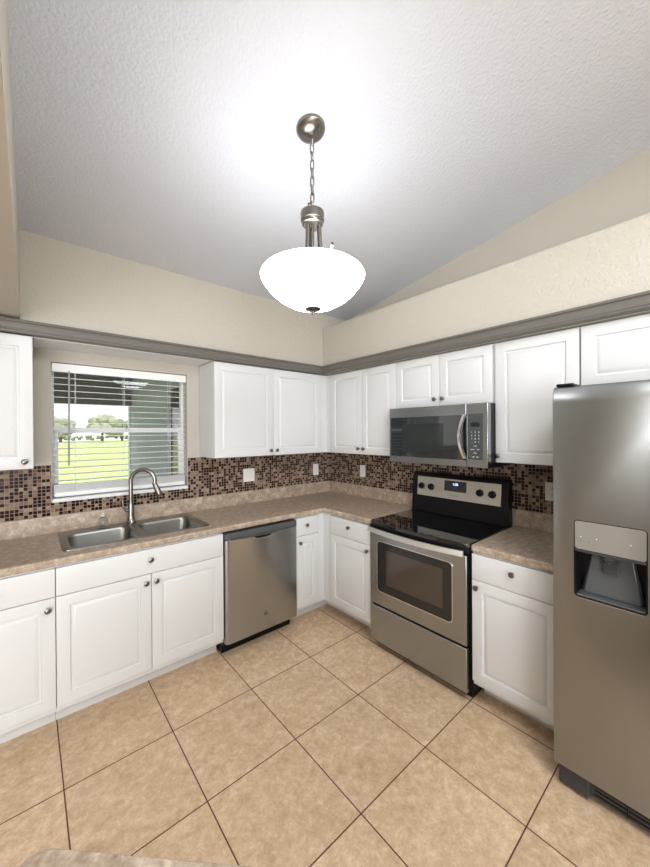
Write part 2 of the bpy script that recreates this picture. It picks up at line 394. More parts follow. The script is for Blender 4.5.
# ------------------------------------------------------------------ cabinets
def panel_front(bm, x0, x1, z0, z1, yf, th, panel=True):
    def L(i, y): return [(x0+i, y, z0+i), (x1-i, y, z0+i), (x1-i, y, z1-i), (x0+i, y, z1-i)]
    loops = [L(0, yf+th), L(0, yf+.0035), L(.0012, yf+.001), L(.004, yf)]
    if panel: loops += [L(.058, yf), L(.0605, yf+.009), L(.067, yf+.0095), L(.082, yf+.001), L(.084, yf+.0005)]
    loft(bm, loops)
def add_knob(parent, x, yf, z):
    bm = bmesh.new()
    lathe(bm, [(.0085, 0), (.0085, .002), (.0055, .004), (.005, .012), (.008, .015), (.0145, .018), (.0155, .021), (.0145, .0245), (.009, .0275), (.0, .0285)], 20,
          Matrix.Translation((x, yf, z)) @ Matrix.Rotation(PI/2, 4, 'X'))
    return obj('knob', bm, 'pewter', parent)
def cabinet(name, label, loc, rz, w, zlo, zhi, depth, fronts, toe=False, left=0.0, right=0.0, group=None, cdepth=None, body_x=None, hollow=False):
    """fronts: (kind, x0, x1, z0, z1, knobs[(x, z)]) in local coordinates; front face of doors at -depth"""
    c = thing(name, label, 'cabinet', (loc[0], loc[1], 0), rz, group)
    a, b = body_x if body_x else (0, w)
    yb = -(depth-.0205)
    bm = bmesh.new()
    if hollow:
        bx(bm, a+.0006, a+.018, -.006, yb, .115, zhi); bx(bm, b-.018, b-.0006, -.006, yb, .115, zhi)
        bx(bm, a+.0181, b-.0181, -.006, yb+.0181, .115, .135); bx(bm, a+.0181, b-.0181, -.006, -.014, .1351, zhi)
        bx(bm, a+.0181, b-.0181, yb+.018, yb, .115, zhi)
    elif toe:
        bx(bm, a+.0006, b-.0006, -.006, yb, .115, zhi)
    else:
        bx(bm, a+.0006, b-.0006, -.0075, yb, zlo, zhi)
    obj('carcass', bm, 'white', c, .0012)
    if toe: box('toe_kick', (a+(.001 if a >= 0 and not (rz and loc[1] > -.7) else -.1115), b-.001, -.008, -.472 if rz else -.492, 0, .1148), 'white', c)
    for kind, x0, x1, z0, z1, kn in fronts:
        bm = bmesh.new(); panel_front(bm, x0+.0015, x1-.0015, z0+.0015, z1-.0015, -depth, .0195, kind == 'door')
        d = obj(kind, bm, 'white', c, ang=20)
        for kx, kz in kn: add_knob(d, kx, -depth, kz)
    return c
BD = .6226; ZD0, ZD1, ZT = .143, .721, .870
CZ0, CZ1 = .8795, .920
DRK = .795
# window wall bases
def base(label, x0, x1, fr, rot=0, y0=0, body=None, hollow=False):
    if rot: return cabinet('base_cabinet', label, (0, y0), RS, x1-x0, 0, CZ0-.0005, BD, fr, True, body_x=body)
    return cabinet('base_cabinet', label, (x0, 0), 0, x1-x0, 0, CZ0-.0005, BD, fr, True, body_x=body, hollow=hollow)
base('white base cabinet at the far left, single door below one drawer', -2.902, -2.4421, [('drawer', 0, .4599, ZD1, ZT, [(.23, DRK)]), ('door', 0, .4599, ZD0, ZD1, [(.4599-.032, .667)])])
s0 = -2.4421
base('wide white sink base cabinet under the sink with two doors', s0, -1.5258, [
    ('drawer', 0, .9163, ZD1, ZT, [(.4525, .808)]),
    ('door', 0, .4583, ZD0, ZD1, [(.427, .673)]), ('door', .4583, .9163, ZD0, ZD1, [(.483, .673)])], hollow=True)
base('narrow white corner base cabinet right of the dishwasher', -.9101, -.006, [
    ('drawer', .002, .2319, ZD1, ZT, [(.102, .806)]), ('door', .002, .2319, ZD0, ZD1, [(.022+.01, .672)])])
base('white base cabinet between the inner corner and the left side of the range', 0, 1.1639-.605, [
    ('drawer', .1023, .5575, ZD1, ZT, [(.333, .813)]), ('door', .1023, .5575, ZD0, ZD1, [(.529, .679)])], True, -.605)
base('white base cabinet between the range and the refrigerator', 0, .4465, [
    ('drawer', 0, .4465, ZD1, ZT, [(.223, .817)]), ('door', 0, .4465, ZD0, ZD1, [(.031, .684)])], True, -1.9315)
# wall cabinets
UD = .3118; ZU0, ZU1 = 1.3691, 2.1166
def upper(label, loc, rz, w, fr, zlo=ZU0, depth=UD, body=None):
    return cabinet('wall_cabinet', label, loc, rz, w, zlo, ZU1+.006, depth, fr, body_x=body)
upper('white single door wall cabinet left of the window', (-3.14, 0), 0, .62, [('door', 0, .62, ZU0, ZU1, [(.58, 1.413)])], depth=.325)
upper('white two door wall cabinet between the window and the corner', (-1.4514, 0), 0, 1.068, [
    ('door', 0, .5314, ZU0, ZU1, [(.4955, 1.413)]), ('door', .5314, 1.068, ZU0, ZU1, [(.5565, 1.413)])], body=(0, 1.4454))
upper('white two door wall cabinet right of the corner, left of the microwave', (0, -.2935), RS, .8638, [
    ('door', .0822, .4873, ZU0, ZU1, [(.4575, 1.42)]), ('door', .4873, .8638, ZU0, ZU1, [(.5185, 1.42)])])
upper('short white two door wall cabinet directly above the microwave', (0, -1.1573), RS, .7617, [
    ('door', 0, .3835, 1.746, ZU1, [(.355, 1.799)]), ('door', .3835, .7617, 1.746, ZU1, [(.419, 1.799)])], zlo=1.746)
upper('tall white single door wall cabinet right of the microwave', (0, -1.919), RS, .4543, [
    ('door', .014, .4543, ZU0, ZU1, [(.037, 1.413)])])
upper('short white wall cabinet above the refrigerator', (0, -2.3733), RS, .92, [
    ('door', .006, .46, 1.79, ZU1, [(.43, 1.83)]), ('door', .46, .92, 1.79, ZU1, [(.49, 1.83)])], zlo=1.79)

# ------------------------------------------------------------------ countertops
def slab(name, outer, holes, z0, z1, m, parent=None, bevel=.009):
    bm = bmesh.new()
    es = []
    for loop in [outer]+holes:
        vs = [bm.verts.new((x, y, z0)) for x, y in loop]
        es += [bm.edges.new((vs[i], vs[(i+1) % len(vs)])) for i in range(len(vs))]
    bmesh.ops.triangle_fill(bm, edges=es, use_beauty=True)
    r = bmesh.ops.extrude_face_region(bm, geom=list(bm.faces))
    for e in r['geom']:
        if isinstance(e, bmesh.types.BMVert): e.co.z = z1
    return obj(name, bm, m, parent, bevel, 3)
CF = -.626
SKX0, SKX1, SKY0, SKY1 = -2.402, -1.578, -.524, -.052
ct = thing('corner_countertop', 'brown speckled laminate corner countertop holding the sink', 'countertop')
slab('worktop', [(-3.2, -.0005), (-3.2, CF), (CF, CF), (CF, -1.1615), (-.0005, -1.1615), (-.0005, -.0005)],
     [rrect(SKX0+.018, SKX1-.018, SKY0+.018, SKY1-.018, .03)], CZ0, CZ1, 'laminate', ct)
bm = bmesh.new()
loft(bm, [[(-3.2, -y, z) for y, z in ((.0005, CZ1+.0003), (.019, CZ1+.0003), (.019, 1.026), (.016, 1.031), (.0005, 1.031))],
          [(-y, -y, z) for y, z in ((.0005, CZ1+.0003), (.019, CZ1+.0003), (.019, 1.026), (.016, 1.031), (.0005, 1.031))],
          [(-y, -1.1615, z) for y, z in ((.0005, CZ1+.0003), (.019, CZ1+.0003), (.019, 1.026), (.016, 1.031), (.0005, 1.031))]])
obj('back_lip', bm, 'laminate', ct)
ct2 = thing('side_countertop', 'short brown laminate countertop between range and refrigerator', 'countertop', (0, 0, 0))
slab('worktop', [(-.0005, -1.9295), (-.0005, -2.377), (CF, -2.377), (CF, -1.9295)], [], CZ0, CZ1, 'laminate', ct2)
bm = bmesh.new(); bx(bm, -.019, -.0005, -2.377, -1.9295, CZ1+.0003, 1.031); obj('back_lip', bm, 'laminate', ct2, .003)

# ------------------------------------------------------------------ sink, faucet
sk = thing('kitchen_sink', 'double bowl stainless drop-in sink in the countertop', 'sink', (0, 0, CZ1))
def P(loop, z): return [(x, y, z) for x, y in loop]
b1 = (-2.367, -2.008, -.503, -.150); b2 = (-1.965, -1.612, -.503, -.150)
bm = bmesh.new(); es = []
def addloop(pts):
    vs = [bm.verts.new(p) for p in pts]; e = [bm.edges.new((vs[i], vs[(i+1) % len(vs)])) for i in range(len(vs))]; return vs, e
outs, e0 = addloop(P(rrect(SKX0, SKX1, SKY0, SKY1, .028), .0055)); es += e0
for b in (b1, b2): es += addloop(P(rrect(*b, .05), .0045))[1]
bmesh.ops.triangle_fill(bm, edges=es, use_beauty=True)
low = [bm.verts.new((v.co.x+(.004 if v.co.x < -1.99 else -.004)*-1, v.co.y, .0006)) for v in outs]
for k in range(len(outs)): bm.faces.new((outs[k], outs[(k+1) % len(outs)], low[(k+1) % len(outs)], low[k]))
obj('rim', bm, 'sink', sk, ang=60)
for b in (b1, b2):
    bm = bmesh.new()
    def LL(i, r, z): return P(rrect(b[0]+i, b[1]-i, b[2]+i, b[3]-i, r, 6), z)
    loft(bm, [LL(0, .05, .0045), LL(.004, .05, .001), LL(.008, .05, -.012), LL(.016, .055, -.13), LL(.03, .06, -.162), LL(.06, .06, -.172)], cap0=False)
    o = obj('bowl', bm, 'sink', sk, ang=70)
    cx, cy = (b[0]+b[1])/2, (b[2]+b[3])/2
    bm = bmesh.new(); lathe(bm, [(.0, -.1705), (.03, -.1705), (.042, -.1700), (.045, -.1715)], 24, Matrix.Translation((cx, cy, 0)), cap1=False)
    obj('drain', bm, 'pewter', o)
fa = thing('kitchen_faucet', 'brushed nickel pull-down gooseneck faucet behind the sink', 'faucet', (-1.985, -.095, CZ1+.0055))
bm = bmesh.new(); lathe(bm, [(.031, 0), (.031, .006), (.026, .012), (.0225, .05), (.020, .10), (.0185, .125), (.017, .14)], 24); obj('base', bm, 'faucet', fa)
# spout plane leans to the right and into the bowl
dirx = Vector((.84, -.54, 0)).normalized(); pts = []
for k in range(9): pts.append(Vector((0, 0, .138 + .160*k/8)))
rr = .082
for k in range(1, 15):
    a = PI - k*PI*1.08/14 ; pts.append(dirx*(rr + rr*math.cos(a)) + Vector((0, 0, .298 + rr*math.sin(a))))
bm = bmesh.new(); tube(bm, pts, .0142, 16); obj('spout', bm, 'faucet', fa)
end = pts[-1]; d = (pts[-1]-pts[-2]).normalized(); d = (d + Vector((dirx.x*.55, dirx.y*.55, 0))).normalized()
bm = bmesh.new(); tube(bm, [end - d*.012, end, end+d*.012, end+d*.06, end+d*.085, end+d*.092], [.015, .016, .017, .020, .023, .020], 18); hd = obj('spray_head', bm, 'pewter', fa)
bm = bmesh.new(); tube(bm, [end+d*.0915, end+d*.096], [.016, .016], 16); obj('nozzle', bm, 'rubber', hd)
bm = bmesh.new(); tube(bm, [(-.016, .0, .088), (-.036, .002, .096), (-.046, .003, .115), (-.052, .004, .150), (-.055, .004, .172)], [.010, .009, .0075, .006, .005], 12); obj('handle', bm, 'faucet', fa)
# clear soap bottle
sb = thing('soap_bottle', 'small clear glass bottle at the back left of the sink', 'bottle', (-2.155, -.085, CZ1+.0056))
m, nt, b = newmat('clear_glass'); setin(b, Base_Color=(.92, .92, .9, 1), Roughness=.03, Transmission_Weight=1.0, IOR=1.3)
bm = bmesh.new(); lathe(bm, [(.0, .0), (.027, .0), (.029, .004), (.029, .045), (.024, .058), (.013, .064), (.013, .074), (.011, .074), (.011, .064), (.022, .056), (.0265, .044), (.0265, .006), (.0, .004)], 24); obj('flask', bm, m, sb)
bm = bmesh.new(); lathe(bm, [(.0135, .0742), (.0135, .086), (.004, .087), (.004, .098), (.0, .098)], 16); obj('cap', bm, mat('clear_cap', (.72, .70, .66), .25), sb)

# ------------------------------------------------------------------ dishwasher
dw = thing('dishwasher', 'stainless steel dishwasher with charcoal top strip', 'dishwasher', (-1.5235, 0, 0))
W = .611
box('tub', (.004, W-.004, -.02, -.585, .075, .8785), 'black', dw)
box('toe_panel', (.012, W-.012, -.03, -.545, 0, .0748), 'black', dw, .002)
bm = bmesh.new(); loft(bm, [[(x, y, z) for x, y in ((.006, -.5852), (.006, -.624), (.010, -.629), (.036, -.641), (W-.012, -.641), (W-.005, -.632), (W-.005, -.5852))] for z in (.100, .822)])
dr = obj('door', bm, 'steel_h', dw, .003)
bm = bmesh.new(); loft(bm, [[(x, y, z) for x, y in ((.006, -.5852), (.006, -.632), (.014, -.646), (W-.012, -.646), (W-.005, -.636), (W-.005, -.5852))] for z in (.8225, .868)])
cs = obj('control_strip', bm, 'stripgrey', dw, .004)
bm = bmesh.new(); pts = [(.045 + (W-.075)*k/16, -.650-.012*math.sin(PI*k/16), .828 - .006*math.sin(PI*k/16)) for k in range(17)]
tube(bm, pts, .006, 10); obj('handle_lip', bm, 'greypanel', cs)
bm = bmesh.new(); bx(bm, .226, .372, -.6415, -.6445, .797, .8215); pk = obj('pocket', bm, 'black', dr, .004)
bm = bmesh.new(); tube(bm, [(.222, -.645, .810), (.235, -.649, .797), (.30, -.652, .793), (.363, -.649, .797), (.376, -.645, .812)], .0035, 8); obj('pocket_edge', bm, 'bright', dr)
bm = bmesh.new(); lathe(bm, [(.0, .003), (.017, .0025), (.019, 0)], 20, Matrix.Translation((.318, -.641, .222)) @ Matrix.Rotation(PI/2, 4, 'X') @ Matrix.Diagonal((1, .42, 1, 1)), cap1=False)
bd = obj('badge', bm, mat('badge_grey', (.10, .10, .10), .3), dr)
text('lettering', 'Whirlpool', .008, (.318, -.6442, .2215), 'print_dark', dr)

# ------------------------------------------------------------------ range
rg = thing('kitchen_range', 'stainless and black electric range with smooth glass cooktop', 'stove', (0, -1.1639, 0), RS)
W = .7632
bm = bmesh.new(); bx(bm, .003, W-.003, -.035, -.598, .055, .8955); bx(bm, .02, W-.02, -.06, -.57, 0, .055); obj('body', bm, 'black', rg)
# cooktop with slightly bowed front
def cook(z0, z1, inset):
    N = 14; lp = [(inset, -.03)]
    lp = [(inset, -.035), (inset, -.622)] + [(inset+.02+(W-2*inset-.04)*k/N, -.642-.016*math.sin(PI*k/N)) for k in range(N+1)] + [(W-inset, -.622), (W-inset, -.035)]
    return [[(x, y, z0) for x, y in lp], [(x, y, z1) for x, y in lp]]
bm = bmesh.new(); loft(bm, cook(.8957, .921, .0015)); ck = obj('cooktop', bm, 'blackglass', rg, .004)
ring = mat('burner_mark', (.035, .035, .037), .12)
for bx_, by_, r in ((.20, -.47, .105), (.56, -.47, .085), (.20, -.22, .075), (.56, -.22, .105)):
    bm = bmesh.new(); lathe(bm, [(r, .9212), (r, .9214), (r-.003, .9214), (r-.003, .9212)], 48, Matrix.Translation((bx_, by_, 0)), False, False); obj('burner_ring', bm, ring, ck)
box('front_band', (.004, W-.004, -.5982, -.640, .862, .8955), 'black', rg, .003)
# backguard
bm = bmesh.new(); loft(bm, [[(x, -.03, .9215), (x, -.118, .9215), (x, -.112, 1.00), (x, -.092, 1.212), (x, -.080, 1.235), (x, -.03, 1.235)] for x in (.0015, W-.0015)])
bg = obj('backguard', bm, 'black', rg, .004)
def bgy(z): return -.112 + (z-1.0)/(1.212-1.0)*.02
bm = bmesh.new(); loft(bm, [[(x0, bgy(z)-o, z) for x0, z in ((.050, 1.052), (.716, 1.052), (.716, 1.203), (.050, 1.203))] for o in (0, .003)])
cp = obj('control_panel', bm, mat('panel_silver', (.58, .55, .49), .36, .6), bg, .0015)
bm = bmesh.new(); loft(bm, [[(x0, bgy(z)-o, z) for x0, z in ((.292, 1.112), (.470, 1.112), (.470, 1.190), (.292, 1.190))] for o in (.003, .0045)]); obj('display', bm, 'charcoal', bg, .001)
text('clock_digits', '1:08', .026, (.383, bgy(1.165)-.0055, 1.165), 'clock', bg)
text('lettering', 'Whirlpool', .018, (.368, bgy(1.083)-.0035, 1.083), 'print_grey', bg)
for s, x in (('lettering', .330), ('lettering', .432)):
    text(s, '-  -  -', .012, (x, bgy(1.13)-.005, 1.13), 'print_grey', bg)
for x in (.092, .179, .571, .658):
    bm = bmesh.new(); mt = Matrix.Translation((x, bgy(1.127)-.003, 1.127)) @ Matrix.Rotation(PI/2-.09, 4, 'X')
    lathe(bm, [(.026, 0), (.026, .006), (.022, .009), (.020, .022), (.017, .0245), (.0, .025)], 24, mt)
    kn = obj('burner_knob', bm, 'black', bg)
    bm = bmesh.new(); bx(bm, -.004, .004, -.019, .019, .0248, .030); bm.transform(mt @ Matrix.Rotation(.3, 4, 'Z')); obj('grip', bm, 'black', kn, .0015)
    text('lettering', '-', .012, (x, bgy(1.166)-.0035, 1.166), 'print_grey', bg)
# oven door
bm = bmesh.new(); bx(bm, .006, W-.018, -.5983, -.639, .326, .850); dr = obj('oven_door', bm, 'steel', rg, .004)
def ring_plate(bm, o, i, y0, y1, ro, ri):
    A = rrect(*o, ro, 5); B = rrect(*i, ri, 5)
    rows = [[bm.verts.new((x, y, z)) for x, z in L] for L, y in ((A, y0), (A, y1), (B, y1), (B, y0))]
    n = len(A)
    for a, b in zip(rows, rows[1:]+rows[:1]):
        for k in range(n): bm.faces.new((a[k], a[(k+1) % n], b[(k+1) % n], b[k]))
wo = (.080, .656, .430, .784)
bm = bmesh.new(); ring_plate(bm, (wo[0]-.006, wo[1]+.006, wo[2]-.006, wo[3]+.006), wo, -.6391, -.6425, .03, .025); obj('window_trim', bm, 'bright', dr)
bm = bmesh.new(); ring_plate(bm, wo, (wo[0]+.075, wo[1]-.06, wo[2]+.058, wo[3]-.05), -.6391, -.6412, .025, .006); obj('window_border', bm, mat('oven_window_border', (.02, .02, .019), .12), dr)
bm = bmesh.new(); bx(bm, wo[0]+.076, wo[1]-.061, -.6391, -.6406, wo[2]+.059, wo[3]-.051); obj('window_glass', bm, 'ovenglass', dr)
N = 20; fr = []
bm = bmesh.new(); loops = []
for k in range(N+1):
    t = k/N; x = -.001 + (W-.032)*t; yb = -.644 - .040*math.sin(PI*t)**.8
    zt = .876
    loops.append([(x, yb+.004, zt), (x, yb-.002, zt-.001), (x, yb-.014, zt-.026), (x, yb-.013, zt-.031), (x, yb+.002, zt-.031), (x, yb+.006, zt-.006)])
loft(bm, loops); obj('door_handle', bm, mat('satin_bright_steel', (.92, .91, .89), .42, 1.0), dr, ang=30)
for xm in (.03, W-.09): box('handle_mount', (xm, xm+.03, -.6405, -.652, .852, .866), 'black', dr)
box('storage_drawer', (.006, W-.018, -.5983, -.639, .056, .313), 'steel', rg, .004)

# ------------------------------------------------------------------ microwave
mw = thing('microwave_oven', 'stainless over-the-range microwave under the short cabinet', 'microwave', (0, -1.1765, 0), RS)
W = .7588; MZ0, MZ1, MD = 1.3366, 1.7427, .4157
box('body', (.003, W-.003, -.0075, -.372, MZ0+.004, MZ1-.001), 'black', mw, .003)
box('bottom_vent', (.02, W-.02, -.05, -.365, MZ0-.004, MZ0+.0038), 'charcoal', mw)
SPL = .6215
bm = bmesh.new(); bx(bm, 0, SPL-.0008, -.3722, -MD, MZ0, MZ1); md = obj('door', bm, 'steel', mw, .004)
gx0, gx1, gz0, gz1 = .014, .602, 1.382, 1.672
bm = bmesh.new(); bx(bm, gx0, gx1, -MD-.0001, -MD-.0016, gz0, gz1); obj('door_glass', bm, 'mwglass', md, .0006)
bm = bmesh.new(); bx(bm, gx0+.105, gx1-.14, -MD-.0017, -MD-.0022, gz0+.035, gz1-.05); obj('inner_window', bm, mat('mw_window_screen', (.024, .028, .028), .08), md)
bm = bmesh.new(); loops = []
for k in range(17):
    t = k/16; z = 1.392 + t*(1.676-1.392); s = math.sin(PI*t); y = -MD-.006-.034*s; x = .612 - .020*s
    wd = .0115
    loops.append([(x-wd, y-.002, z), (x-wd+.003, y-.007, z), (x+wd-.003, y-.007, z), (x+wd, y-.002, z), (x+wd, y+.004, z), (x-wd, y+.004, z)])
loft(bm, loops); obj('handle', bm, 'bright', md, ang=30)
bm = bmesh.new(); bx(bm, .602, SPL-.001, -MD-.0001, -MD-.0018, gz0, gz1); obj('hinge_strip', bm, 'black', md)
bm = bmesh.new(); bx(bm, SPL+.0008, W, -.3722, -MD, MZ0, MZ1); mp = obj('control_side', bm, 'steel', mw, .004)
kp = obj('keypad_panel', (lambda b: (bx(b, .630, .727, -MD-.0001, -MD-.0022, 1.388, 1.677), b)[1])(bmesh.new()), 'greypanel', mp, .0008)
bm = bmesh.new(); bx(bm, .651, .708, -MD-.0023, -MD-.003, 1.594, 1.622); obj('display', bm, 'blackglass', mp)
ky = -MD-.0026
for r, row in enumerate(('123', '456', '789', '-0+')):
    for c_, ch in enumerate(row): text('key_digit', ch, .013, (.658+c_*.0225, ky, 1.560-r*.0205), 'print_white', mp)
for (x, z_, s) in ((.679, 1.474, 'Cook'), (.662, 1.452, 'Cancel'), (.699, 1.452, 'Start'), (.679, 1.430, 'Timer'), (.668, 1.406, 'Light'), (.694, 1.406, 'Vent')):
    text('key_word', s, .0085, (x, ky, z_), 'print_white', mp)
text('lettering', 'Whirlpool', .0165, (.345, -MD-.0006, 1.7215), 'print_grey', md)

# ------------------------------------------------------------------ refrigerator
fg = thing('refrigerator', 'stainless side by side refrigerator with water dispenser', 'refrigerator', (0, -2.3847, 0), RS)
W = .905; FX = .7845; ZB, ZTp = .105, 1.758
box('body', (.004, W-.004, -.03, -.700, .02, 1.750), 'charcoal', fg, .004)
def fdoor(x0, x1, hole=None):
    # door outline in plan with softly rounded front edges, top rolled back
    bm = bmesh.new(); r = .006
    def ring(z, s): return [(x0+.0, -.7005, z), (x0, -FX+r+s, z), (x0+r*.35, -FX+r*.35+s, z), (x0+r, -FX+s, z), (x1-r, -FX+s, z), (x1-r*.35, -FX+r*.35+s, z), (x1, -FX+r+s, z), (x1, -.7005, z)]
    loft(bm, [ring(ZB, .003), ring(ZB+.006, 0)] + [ring(ZTp-.072+.064*k/10, 4.0*(.064*k/10)**2) for k in range(11)] + [ring(ZTp-.003, .0205), ring(ZTp, .026)])
    return bm
DX0, DX1 = .0785, .3115; DZ0, DZ1 = .866, 1.190
SP = .400
d1 = obj('freezer_door', fdoor(0, SP-.002), 'fridge', fg, ang=50)
# recess of the dispenser, cut from the door
cut = bmesh.new(); loft(cut, [[(x, y, z) for x, z in rrect(DX0, DX1, DZ0, DZ1, .014)] for y in (-.9, -.7015)])
co = obj('cutter', cut, 'black'); co.location = fg.location; co.rotation_euler = fg.rotation_euler
bo = d1.modifiers.new('cut', 'BOOLEAN'); bo.object = co; bo.operation = 'DIFFERENCE'; bo.solver = 'EXACT'
bpy.context.view_layer.update(); dg = bpy.context.evaluated_depsgraph_get()
me = bpy.data.meshes.new_from_object(d1.evaluated_get(dg)); d1.modifiers.clear(); d1.data = me
for p in me.polygons: p.use_smooth = True
me.set_sharp_from_angle(angle=math.radians(50))
me.materials.clear(); me.materials.append(MT['fridge'])
bpy.data.objects.remove(co)
d2 = obj('refrigerator_door', fdoor(SP+.002, W), 'fridge', fg, ang=50)
for d_, x in ((d1, SP-.045), (d2, SP+.045)):
    bm = bmesh.new(); tube(bm, [(x, -FX, .62), (x, -FX-.045, .64), (x, -FX-.055, .70), (x, -FX-.055, 1.42), (x, -FX-.045, 1.48), (x, -FX, 1.50)], .013, 14); obj('handle', bm, 'bright', d_)
# dispenser
bm = bmesh.new(); ring_plate(bm, (DX0, DX1, DZ0, DZ1), (DX0+.003, DX1-.003, DZ0+.003, DZ1-.003), -.7045, -FX+.0005, .014, .012); ds = obj('dispenser_frame', bm, 'black', d1)
ZP = 1.069
bm = bmesh.new(); o_ = rrect(DX0+.0035, DX1-.0035, ZP, DZ1-.0035, .011)
loft(bm, [[(x, y, z) for x, z in o_] for y in (-.735, -FX-.0012)]); obj('dispenser_panel', bm, 'silverplastic', d1, .001)
bm = bmesh.new(); bx(bm, DX0+.0035, DX1-.0035, -FX+.001, -.745, ZP-.014, ZP-.0003); obj('panel_lip', bm, 'charcoal', d1, .004)
bm = bmesh.new(); tube(bm, [(DX0+.012, -FX-.0008, DZ0-.0012), (DX1-.012, -FX-.0008, DZ0-.0012)], .0016, 8); obj('lower_trim', bm, 'bright', d1)
# recess lining: sides, sloping back, tray
def quadbox(bm, pts, th):
    vs = [Vector(p) for p in pts]; n = (vs[1]-vs[0]).cross(vs[2]-vs[0]).normalized()
    loft(bm, [[tuple(v) for v in vs], [tuple(v+n*th) for v in vs]])
bm = bmesh.new()
bx(bm, DX0+.0035, DX0+.006, -.704, -FX+.002, DZ0+.0035, ZP-.015); bx(bm, DX1-.006, DX1-.0035, -.704, -FX+.002, DZ0+.0035, ZP-.015)
bx(bm, DX0+.0061, DX1-.0061, -.7036, -.7052, DZ0+.0035, ZP-.015)
obj('recess_lining', bm, 'black', d1)
bm = bmesh.new(); loft(bm, [[(DX0+.045, -.709, 1.050), (DX1-.045, -.709, 1.050), (DX1-.012, -.722, .878), (DX0+.012, -.722, .878)],
                            [(DX0+.052, -.720, 1.048), (DX1-.052, -.720, 1.048), (DX1-.024, -.736, .8765), (DX0+.024, -.736, .8765)]]); obj('back_plate', bm, 'dispgrey', d1, .003)
bm = bmesh.new(); bx(bm, DX0+.0062, DX1-.0062, -.7056, -FX+.004, DZ0+.0035, DZ0+.010); obj('drip_tray', bm, 'dispgrey', d1, .004)
bm = bmesh.new(); lathe(bm, [(.030, 0), (.028, -.012), (.018, -.018), (.012, -.034), (.0, -.034)], 20, Matrix.Translation((.190, -.748, ZP-.0145))); obj('spout', bm, 'charcoal', d1)
bm = bmesh.new(); loft(bm, [[(.165, -.727, 1.03), (.222, -.727, 1.03), (.216, -.742, .975), (.171, -.742, .975)], [(.165, -.732, 1.03), (.222, -.732, 1.03), (.216, -.747, .975), (.171, -.747, .975)]]); obj('paddle', bm, 'charcoal', d1, .002)
for k in range(7): text('lettering', ('o', 'o', '-', '-', '-', '-', '-')[k], .010, (.104+k*.0265, -FX-.0016, 1.105), 'print_dark', d1)
for k in (0, 2, 6):
    bm = bmesh.new(); lathe(bm, [(.0022, 0), (.0018, .0008), (0, .0010)], 10, Matrix.Translation((.104+k*.0265, -FX-.0012, 1.122)) @ Matrix.Rotation(PI/2, 4, 'X')); obj('indicator', bm, 'print_white', d1)
# grille, hinge caps
bm = bmesh.new(); bx(bm, .03, W-.02, -.700, -.752, .024, .098)
gr = obj('toe_grille', bm, 'charcoal', fg, .006)
bm = bmesh.new(); bx(bm, .012, .125, -.7002, -.765, .012, .096); obj('grille_end_cap', bm, 'charcoal', fg, .008)
bm = bmesh.new()
for k in range(3): bx(bm, .14, W-.05, -.7521, -.7545, .040+k*.018, .046+k*.018)
bx(bm, .245, .249, -.7521, -.756, .03, .092); obj('grille_ribs', bm, 'black', gr)
for x in (.010, W-.075):
    bm = bmesh.new(); bx(bm, x, x+.065, -.66, -.765, 1.7585, 1.772); obj('hinge_cover', bm, 'black', fg, .004)

# ------------------------------------------------------------------ pendant light
pe = thing('pendant_light', 'lit white glass bowl pendant on a chain below the ceiling', 'lamp', (-1.5625, -1.672, 0))
zc0 = zc(-1.668)
tilt = Matrix.Rotation(math.atan(-.15), 4, 'X')
bm = bmesh.new(); lathe(bm, [(.066, .004), (.066, -.006), (.062, -.014), (.05, -.024), (.033, -.031), (.018, -.035), (.012, -.042), (.0, -.043)], 36, Matrix.Translation((-.004, .003, zc0-.002)) @ tilt)
ca = obj('canopy', bm, 'lampmetal', pe)
bm = bmesh.new(); za = zc0-.036; zb = 2.567; nl = 9; pit = (za-zb)/nl
for k in range(nl):
    zmid = za - pit*(k+.5); L = pit*.5+.004; wdt = .0085; pts = []
    for i in range(16):
        a = 2*PI*i/16; s = math.sin(a); c_ = math.cos(a)
        p = Vector((wdt*c_, 0, (L-wdt)*(1 if s > 0 else -1)*(1 if abs(s) > 1e-6 else 0) + wdt*s))
        q = Matrix.Rotation(PI/2*(k % 2)+.4, 3, 'Z') @ p; pts.append((q.x, q.y, q.z+zmid))
    tube(bm, pts, .0030, 6, True)
obj('chain', bm, 'pewter', pe)
bm = bmesh.new(); tube(bm, [(.004*math.sin(k*1.7), .004*math.cos(k*1.7), za+.01-(za-zb)*k/14) for k in range(15)], .0018, 6); obj('cord', bm, 'plate', pe)
bm = bmesh.new(); pts = [(.020*math.cos(2*PI*k/20+.3), .012*math.sin(2*PI*k/20), 2.581+.022*math.sin(2*PI*k/20)) for k in range(20)]; tube(bm, pts, .003, 8, True); obj('loop', bm, 'pewter', pe)
bm = bmesh.new(); lathe(bm, [(.0, 2.563), (.012, 2.565), (.046, 2.561), (.0525, 2.558), (.0535, 2.553), (.0525, 2.519), (.049, 2.516), (.047, 2.509), (.047, 2.503), (.044, 2.501), (.040, 2.495), (.0, 2.495)], 36); cp_ = obj('cap', bm, 'lampmetal', pe)
for k in range(3):
    a = math.radians(-50+120*k); bm = bmesh.new(); e = Vector((math.cos(a), math.sin(a), 0)); pts = []
    for i in range(9):
        t = i/8; r = .031 + .020*t**2; pts.append(e*r + Vector((0, 0, 2.497-(2.497-2.262)*t)))
    tube(bm, pts, .0105, 12); obj('arm', bm, 'lampmetal', pe)
bm = bmesh.new(); lathe(bm, [(.0, 2.275), (.07, 2.272), (.08, 2.262), (.07, 2.252), (.0, 2.25)], 30); obj('hub', bm, 'lampmetal', pe)
bm = bmesh.new(); lathe(bm, [(.0075, 2.50), (.0075, 2.10)], 12); obj('stem', bm, 'lampmetal', pe)
